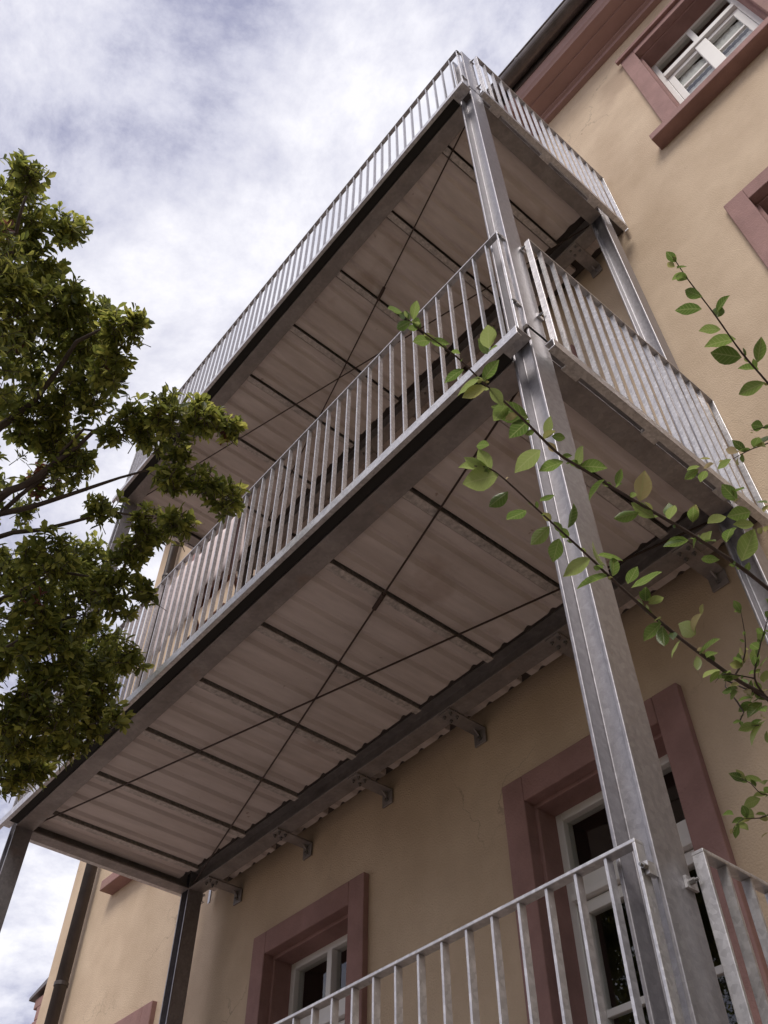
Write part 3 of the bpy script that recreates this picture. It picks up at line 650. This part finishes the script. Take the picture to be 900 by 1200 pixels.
 (1,(0.390,-0.216,-1.580),(0.409,-0.179,-1.571)),
 (8,(0.241,0.026,-1.891),(0.210,0.006,-1.875)),
 (8,(0.234,0.047,-1.888),(0.226,0.063,-1.861)),
 (8,(0.216,0.050,-1.907),(0.180,0.029,-1.913)),
 (9,(0.168,0.024,-1.944),(0.172,0.055,-1.941)),
 (9,(0.166,0.008,-1.961),(0.155,0.015,-1.964)),
 (9,(0.208,0.061,-1.932),(0.193,0.067,-1.916)),
 (9,(0.210,0.066,-1.938),(0.190,0.070,-1.929)),
 (9,(0.197,0.073,-1.959),(0.182,0.067,-1.964)),
 (9,(0.171,0.018,-1.932),(0.164,-0.013,-1.939)),
]
CLUMPS=[
 ((-1.161,-1.701,1.061),0.084),
 ((-1.512,-1.690,1.321),0.173),
 ((-1.443,-1.448,1.386),0.100),
 ((-1.682,-1.537,1.259),0.192),
 ((-1.665,-1.502,0.847),0.195),
 ((-1.637,-1.332,1.097),0.133),
 ((-1.740,-1.149,1.122),0.198),
 ((-1.404,-1.049,0.817),0.107),
 ((-1.850,-1.229,0.934),0.212),
 ((-2.035,-1.307,0.928),0.217),
 ((-1.551,-1.007,0.715),0.107),
 ((-1.341,-1.028,0.854),0.053),
 ((-1.836,-1.021,0.841),0.139),
 ((-2.076,-1.145,0.762),0.159),
 ((-2.115,-0.983,0.736),0.116),
 ((-1.458,-0.714,0.545),0.111),
 ((-1.398,-0.574,0.554),0.103),
 ((-1.371,-0.450,0.537),0.067),
 ((-1.643,-0.799,0.616),0.090),
 ((-1.544,-0.589,0.453),0.071),
 ((-1.659,-0.692,0.582),0.082),
 ((-1.575,-0.440,0.386),0.087),
 ((-1.570,-0.312,0.347),0.087),
 ((-1.651,-0.560,0.362),0.087),
 ((-1.749,-0.855,0.545),0.066),
 ((-1.981,-0.895,0.506),0.101),
 ((-2.339,-0.936,0.723),0.092),
 ((-2.488,-0.934,0.608),0.064),
 ((-1.964,-0.718,0.336),0.082),
 ((-1.904,-0.492,0.330),0.107),
 ((-1.746,-0.423,0.241),0.079),
 ((-2.008,-0.500,0.236),0.098),
 ((-2.194,-0.803,0.123),0.131),
 ((-2.527,-0.563,0.505),0.147),
 ((-2.681,-0.837,0.395),0.120),
 ((-2.147,-0.475,0.090),0.131),
 ((-2.082,-0.357,0.115),0.053),
 ((-2.516,-0.542,0.239),0.169),
 ((-2.328,-0.753,-0.065),0.122),
 ((-2.870,-0.677,0.071),0.128),
 ((-2.434,-0.598,-0.157),0.173),
 ((-2.734,-0.320,0.195),0.166),
 ((-2.285,-0.299,-0.130),0.082),
 ((-2.676,-0.287,-0.042),0.142),
 ((-2.505,-0.503,-0.352),0.172),
 ((-2.658,-0.566,-0.432),0.158),
 ((-2.805,-0.288,-0.250),0.141),
 ((-2.698,-0.223,-0.201),0.088),
 ((-3.016,-0.412,-0.392),0.125),
 ((-3.065,-0.306,-0.308),0.082),
 ((-2.431,-0.229,-0.346),0.053),
 ((-1.526,-1.715,0.847),0.251),
 ((-1.772,-1.527,0.516),0.284),
 ((-2.518,-1.320,0.586),0.321),
 ((-2.408,-1.056,-0.131),0.284),
 ((-3.075,-0.741,-0.223),0.273),
 ((-1.992,-1.695,0.411),0.371),
 ((-2.698,-1.421,0.295),0.406),
 ((-3.001,-1.086,-0.145),0.405),
 ((-1.505,-2.008,1.297),0.228),
 ((-1.785,-2.003,0.879),0.349),
 ((-2.664,-1.744,0.383),0.410),
 ((-2.642,-1.476,-0.219),0.375),
]
LIMBS=[
 [(-2.861,-1.294,-0.050),(-2.499,-1.193,0.230),(-2.240,-1.103,0.348),(-2.172,-1.049,0.407),(-2.024,-0.992,0.468),(-1.808,-0.917,0.573),(-1.622,-0.815,0.634)],
 [(-2.802,-1.350,0.031),(-2.476,-1.212,0.256),(-2.283,-1.067,0.300),(-2.203,-0.957,0.365),(-2.004,-0.829,0.391),(-1.857,-0.722,0.431),(-1.604,-0.540,0.458)],
 [(-2.861,-1.294,-0.050),(-2.508,-1.143,0.215),(-2.311,-0.977,0.259),(-2.116,-0.804,0.281),(-1.968,-0.677,0.322),(-1.855,-0.516,0.311)],
 [(-2.861,-1.294,-0.050),(-2.409,-1.324,0.477),(-2.106,-1.257,0.622),(-1.964,-1.191,0.736),(-1.630,-1.178,0.860),(-1.481,-1.061,0.948)],
 [(-2.802,-1.350,0.031),(-2.131,-1.537,0.736),(-1.781,-1.578,1.006),(-1.516,-1.614,1.060),(-1.270,-1.693,1.200)],
 [(-3.024,-1.207,-0.292),(-2.762,-0.950,-0.125),(-2.501,-0.875,0.029),(-2.457,-0.826,0.070),(-2.292,-0.721,0.155),(-2.178,-0.515,0.144)],
 [(-3.024,-1.207,-0.292),(-2.833,-0.877,-0.239),(-2.550,-0.707,-0.069),(-2.484,-0.640,-0.008),(-2.310,-0.540,0.008)],
 [(-3.024,-1.207,-0.292),(-2.899,-0.806,-0.355),(-2.843,-0.595,-0.333),(-2.648,-0.454,-0.282),(-2.476,-0.356,-0.263)],
 [(-2.283,-1.067,0.300),(-2.109,-0.990,0.458),(-1.856,-0.954,0.605),(-1.752,-0.776,0.592),(-1.659,-0.629,0.504)],
 [(-2.024,-0.992,0.468),(-2.042,-0.896,0.437),(-2.005,-0.819,0.388)],
]


# ------------------------------------------------------------------ tree in front of the far end of the balcony
tree = thing('tree', 'leafy broadleaf tree with slender limbs in front of the balcony end', 'tree', (-3.75, -2.0, GZ))
T0 = Vector((-3.75, -2.0, GZ))
def rel(p): return tuple(Vector(p)-T0)
trunk = [(-3.75,-2.0,GZ), (-3.70,-1.92,GZ+.7), (-3.60,-1.80,GZ+1.8), (-3.42,-1.66,GZ+2.9), (-3.24,-1.52,GZ+3.7), (-3.10,-1.42,GZ+4.15), (-2.99,-1.40,GZ+4.7), (-2.85,-1.45,GZ+5.4)]
MB().tube([rel(p) for p in trunk], [.11,.09,.082,.075,.065,.055,.04,.02], 12).build('trunk', M['bark'], tree, smooth=True)
for li, l in enumerate(LIMBS):
    n = len(l); r0 = (.034, .024, .02, .034, .034, .028, .022, .024, .012, .006)[li]
    pts = [Vector(p) for p in l]
    if li < 8:                         # start every limb on the trunk below
        k = min(range(3, 7), key=lambda i: (Vector(trunk[i])-(pts[0]-Vector((0,0,.25)))).length); pts = [Vector(trunk[k])] + pts
    fine = []
    for i in range(len(pts)-1):
        for t in (0, .5): fine.append(pts[i].lerp(pts[i+1], t) + (Vector((random.uniform(-1,1), random.uniform(-1,1), random.uniform(-1,1)))*.012 if t else Vector()))
    fine.append(pts[-1]); m_ = len(fine)
    MB().tube([rel(p) for p in fine], [r0*(1-.86*i/(m_-1)) for i in range(m_)], 7).build('limb', M['bark'], tree, smooth=True)
cr_ = MB(); rd = MB(); tw = MB()
def leaf_geo(mb, base, d, nrm, L, W):
    d = d.normalized(); s_ = d.cross(nrm)
    if s_.length < 1e-3: return
    s_.normalize(); n_ = s_.cross(d)
    P = [base, base+d*L*.35+s_*W*.42+n_*L*.05, base+d*L*.72+s_*W*.5+n_*L*.02, base+d*L-n_*L*.08, base+d*L*.72-s_*W*.5+n_*L*.02, base+d*L*.35-s_*W*.42+n_*L*.05, base+d*L*.4-n_*L*.03, base+d*L*.72-n_*L*.05]
    mb.add([rel(p) for p in P], [(0,6,1),(1,6,7,2),(2,7,3),(0,5,6),(5,4,7,6),(4,3,7)])
def rv(): 
    while True:
        v = Vector((random.uniform(-1,1), random.uniform(-1,1), random.uniform(-1,1)))
        if .05 < v.length < 1: return v
for (cx_, cy2, cz2), rad in CLUMPS:
    c = Vector((cx_, cy2, cz2)); big = rad > .20
    nsub = max(6, int(rad*rad*(3300 if not big else 1100)))
    for s in range(nsub):
        o = rv(); o = o.normalized()*(o.length**.55)*(1.28 if random.random() < .12 else 1)
        p = c + Vector((o.x*rad, o.y*rad, o.z*rad*.95))
        axis = (o*.7 + rv()*.6 + Vector((.12, .05, .35))).normalized()
        stem0 = p - axis*random.uniform(.07, .13)
        tw.tube([rel(stem0), rel(p)], [.0022, .0012], 4)
        a = axis.orthogonal().normalized(); b = axis.cross(a)
        red = (Vector((cx_,cy2,cz2)) - Vector(CLUMPS[26][0])).length < .12 and random.random() < .4 or random.random() < .004
        for k in range(random.randint(9, 14)):
            t = random.random(); ang = k*2.4+random.uniform(-.4,.4)
            out_ = (a*math.cos(ang)+b*math.sin(ang))
            d = (out_*random.uniform(.6,1.1) + axis*random.uniform(.1,.9) - Vector((0,0,random.uniform(0,.35))))
            L = random.uniform(.022, .044) if random.random() < .5 else random.uniform(.04, .064)
            leaf_geo(rd if red else cr_, stem0.lerp(p, .25+.75*t), d, axis+rv()*.5+Vector((0,0,.4)), L, L*random.uniform(.34,.46))
co = cr_.build('crown', M['tree_leaf'], tree); co['kind'] = 'stuff'
if rd.v: ro = rd.build('red_foliage', M['red_leaf'], tree); ro['kind'] = 'stuff'
to = tw.build('twigs', M['bark'], tree); to['kind'] = 'stuff'

# ------------------------------------------------------------------ shrub beside the near post
S0 = Vector((1.25, .55, GZ))
shrub = thing('shrub', 'slender leafy shrub with dark arching stems beside the near balcony post', 'shrub', S0)
def srel(p): return Vector(p)-S0
def leaf_mesh(curl, fold, wid, m):
    b = MB(); NL = 6; prof = [0, .30, .44, .5, .44, .26, .0]
    for i in range(NL+1):
        t = i/NL; wv = prof[i]*wid + (.012 if i in (0, NL) else 0); zc = -curl*t*t
        b.v += [(t, -wv, zc+fold*wv*1.0+.02*math.sin(t*9)), (t, 0, zc), (t, wv, zc+fold*wv+.02*math.sin(t*8+1))]
    for i in range(NL):
        for k in (0, 1): a = i*3+k; b.f.append((a, a+3, a+4, a+1))
    return b.mesh('leaf', m, True)
LM = [leaf_mesh(c, f, w_, M['shrub_leaf']) for c, f, w_ in ((.10,.25,.66),(.22,.4,.58),(-.06,.15,.72),(.3,.1,.62),(.05,.6,.55))]
YM = [leaf_mesh(c, f, w_, M['young_leaf']) for c, f, w_ in ((.1,.3,.6),(.25,.5,.7))]
stem_objs = []
for i, st in enumerate(STEMS):
    pts = [Vector(p) for p in st]
    root = i in (0, 1, 2, 3, 7)
    if root:
        p0 = pts[0]; base = S0 + Vector((random.uniform(-.12,.12), random.uniform(-.1,.1), 0))
        pts = [base, base.lerp(p0, .3)+Vector((.10,.16,.25)), base.lerp(p0, .65)+Vector((.08,.16,.30))] + pts
    r0 = (.0052, .0046, .0030, .0026, .0020, .0030, .0026, .0026, .0022, .0020, .0020)[i]
    fine = []
    for k in range(len(pts)-1):                     # Catmull-Rom so stems bend softly
        a, b, c, d = pts[max(k-1,0)], pts[k], pts[k+1], pts[min(k+2,len(pts)-1)]
        for t in (0, .25, .5, .75):
            fine.append(.5*((2*b)+(c-a)*t+(2*a-5*b+4*c-d)*t*t+(3*b-a-3*c+d)*t**3))
    fine.append(pts[-1]); n = len(fine)
    rads = [r0*.85*(1.5 if root else 1)*(1-.82*k/(n-1))*(1+.12*random.uniform(-1,1)) for k in range(n)]
    stem_objs.append(MB().tube([srel(p) for p in fine], rads, 7).build('stem', M['twig'], shrub, smooth=True))
HANG = Vector((.36, -.55, -.75))          # blades turn their undersides outward from the house and down
def place_leaf(i, b, t, young=False):
    b, t = Vector(b), Vector(t); t = b.lerp(t, random.uniform(.8, .95)); d = t-b; L = d.length; X = d.normalized()
    view = HANG
    nz = (Vector((0,0,1))*random.uniform(.3,1.0) + view*random.uniform(-.7,.2) + rv()*.55); Z = (nz - X*nz.dot(X)).normalized(); Y = Z.cross(X)
    o = bpy.data.objects.new('leaf', random.choice(YM if young else LM)); COL.objects.link(o); o.parent = stem_objs[i]
    m = Matrix((X*L, Y*L*random.uniform(.8,1.05), Z*L)).transposed().to_4x4(); m.translation = srel(b); o.matrix_local = m
for i, b, t in LEAVES:
    place_leaf(i, b, t, young=(Vector(t)-Vector(b)).length < .03 or random.random() < .04)
for i, st in enumerate(STEMS):                       # smaller leaves between the big ones
    pts = [Vector(p) for p in st][(1 if i in (0,1,2) else 0):]
    tot = sum((pts[k+1]-pts[k]).length for k in range(len(pts)-1))
    for _ in range(int(tot*(48 if i in (0,1) else 24 if i in (2,3,4) else 75))):
        k = random.randrange(len(pts)-1); p = pts[k].lerp(pts[k+1], random.random())
        dr = (pts[k+1]-pts[k]).normalized(); L = random.uniform(.012, .034)
        d = (dr*.5 + rv()*1.0 + Vector((0,0,.25))).normalized()
        place_leaf(i, p, p+d*L, random.random() < .12)

# unseen body of the same shrub, enlarged on the right to block light
fo = MB()
def sleaf(base, d, nrm, L):
    d = d.normalized(); s_ = d.cross(nrm)
    if s_.length < 1e-3: return
    s_.normalize(); n_ = s_.cross(d); W = L*.3
    P = [base, base+d*L*.4+s_*W+n_*L*.05, base+d*L-n_*L*.08, base+d*L*.4-s_*W+n_*L*.05, base+d*L*.45-n_*L*.03]
    fo.add([srel(p) for p in P], [(0,4,1),(1,4,2),(0,3,4),(3,2,4)])
for _ in range(26000):
    o = rv(); o = o.normalized()*(o.length**.5)
    p = Vector((2.6+o.x*1.1, .0+o.y*1.5, -1.7+o.z*2.7))
    sleaf(p, o+rv()*.9, rv()+Vector((0,0,.6)), random.uniform(.05, .09))
fo_o = fo.build('unseen_foliage', M['tree_leaf'], shrub); fo_o['kind'] = 'stuff'
for k in range(7):
    a = k*.9; b0 = S0+Vector((.05*math.cos(a), .05*math.sin(a), 0)); e_ = Vector((2.6+.7*math.cos(a), .9*math.sin(a), -.9+.8*math.sin(a*2.1)))
    MB().tube([srel(b0), srel(b0.lerp(e_, .35)+Vector((.1,0,.2))), srel(b0.lerp(e_, .7)+Vector((.1,0,.2))), srel(e_)], [.014,.011,.008,.004], 7).build('stem', M['twig'], shrub, smooth=True)

# ------------------------------------------------------------------ unseen leafy wood, added behind and right of the viewer to block low sky
wd = MB()
for _ in range(15000):
    a = R(random.uniform(-122, 2)) ; rr_ = random.uniform(8.5, 12)
    if a < R(-150): rr_ += 3
    top = GZ + 5.6 + 1.5*math.sin(a*7.3) + .9*math.sin(a*17.1+1)
    p = Vector((math.cos(a)*rr_+1, math.sin(a)*rr_-1, GZ + (top-GZ)*random.random()**.8))
    d = rv().normalized(); n_ = rv(); s_ = d.cross(n_)
    if s_.length < .05: continue
    s_.normalize(); L = random.uniform(.22, .5); n2_ = s_.cross(d)
    wd.add([p, p+d*L*.5+s_*L*.32+n2_*L*.06, p+d*L, p+d*L*.5-s_*L*.32+n2_*L*.06], [(0,1,2),(0,2,3)])
wo = wd.build('wood', M['tree_leaf']); wo['kind'] = 'stuff'; wo['label'] = 'unseen leafy wood added around the yard to block low sky light'; wo['category'] = 'wood'
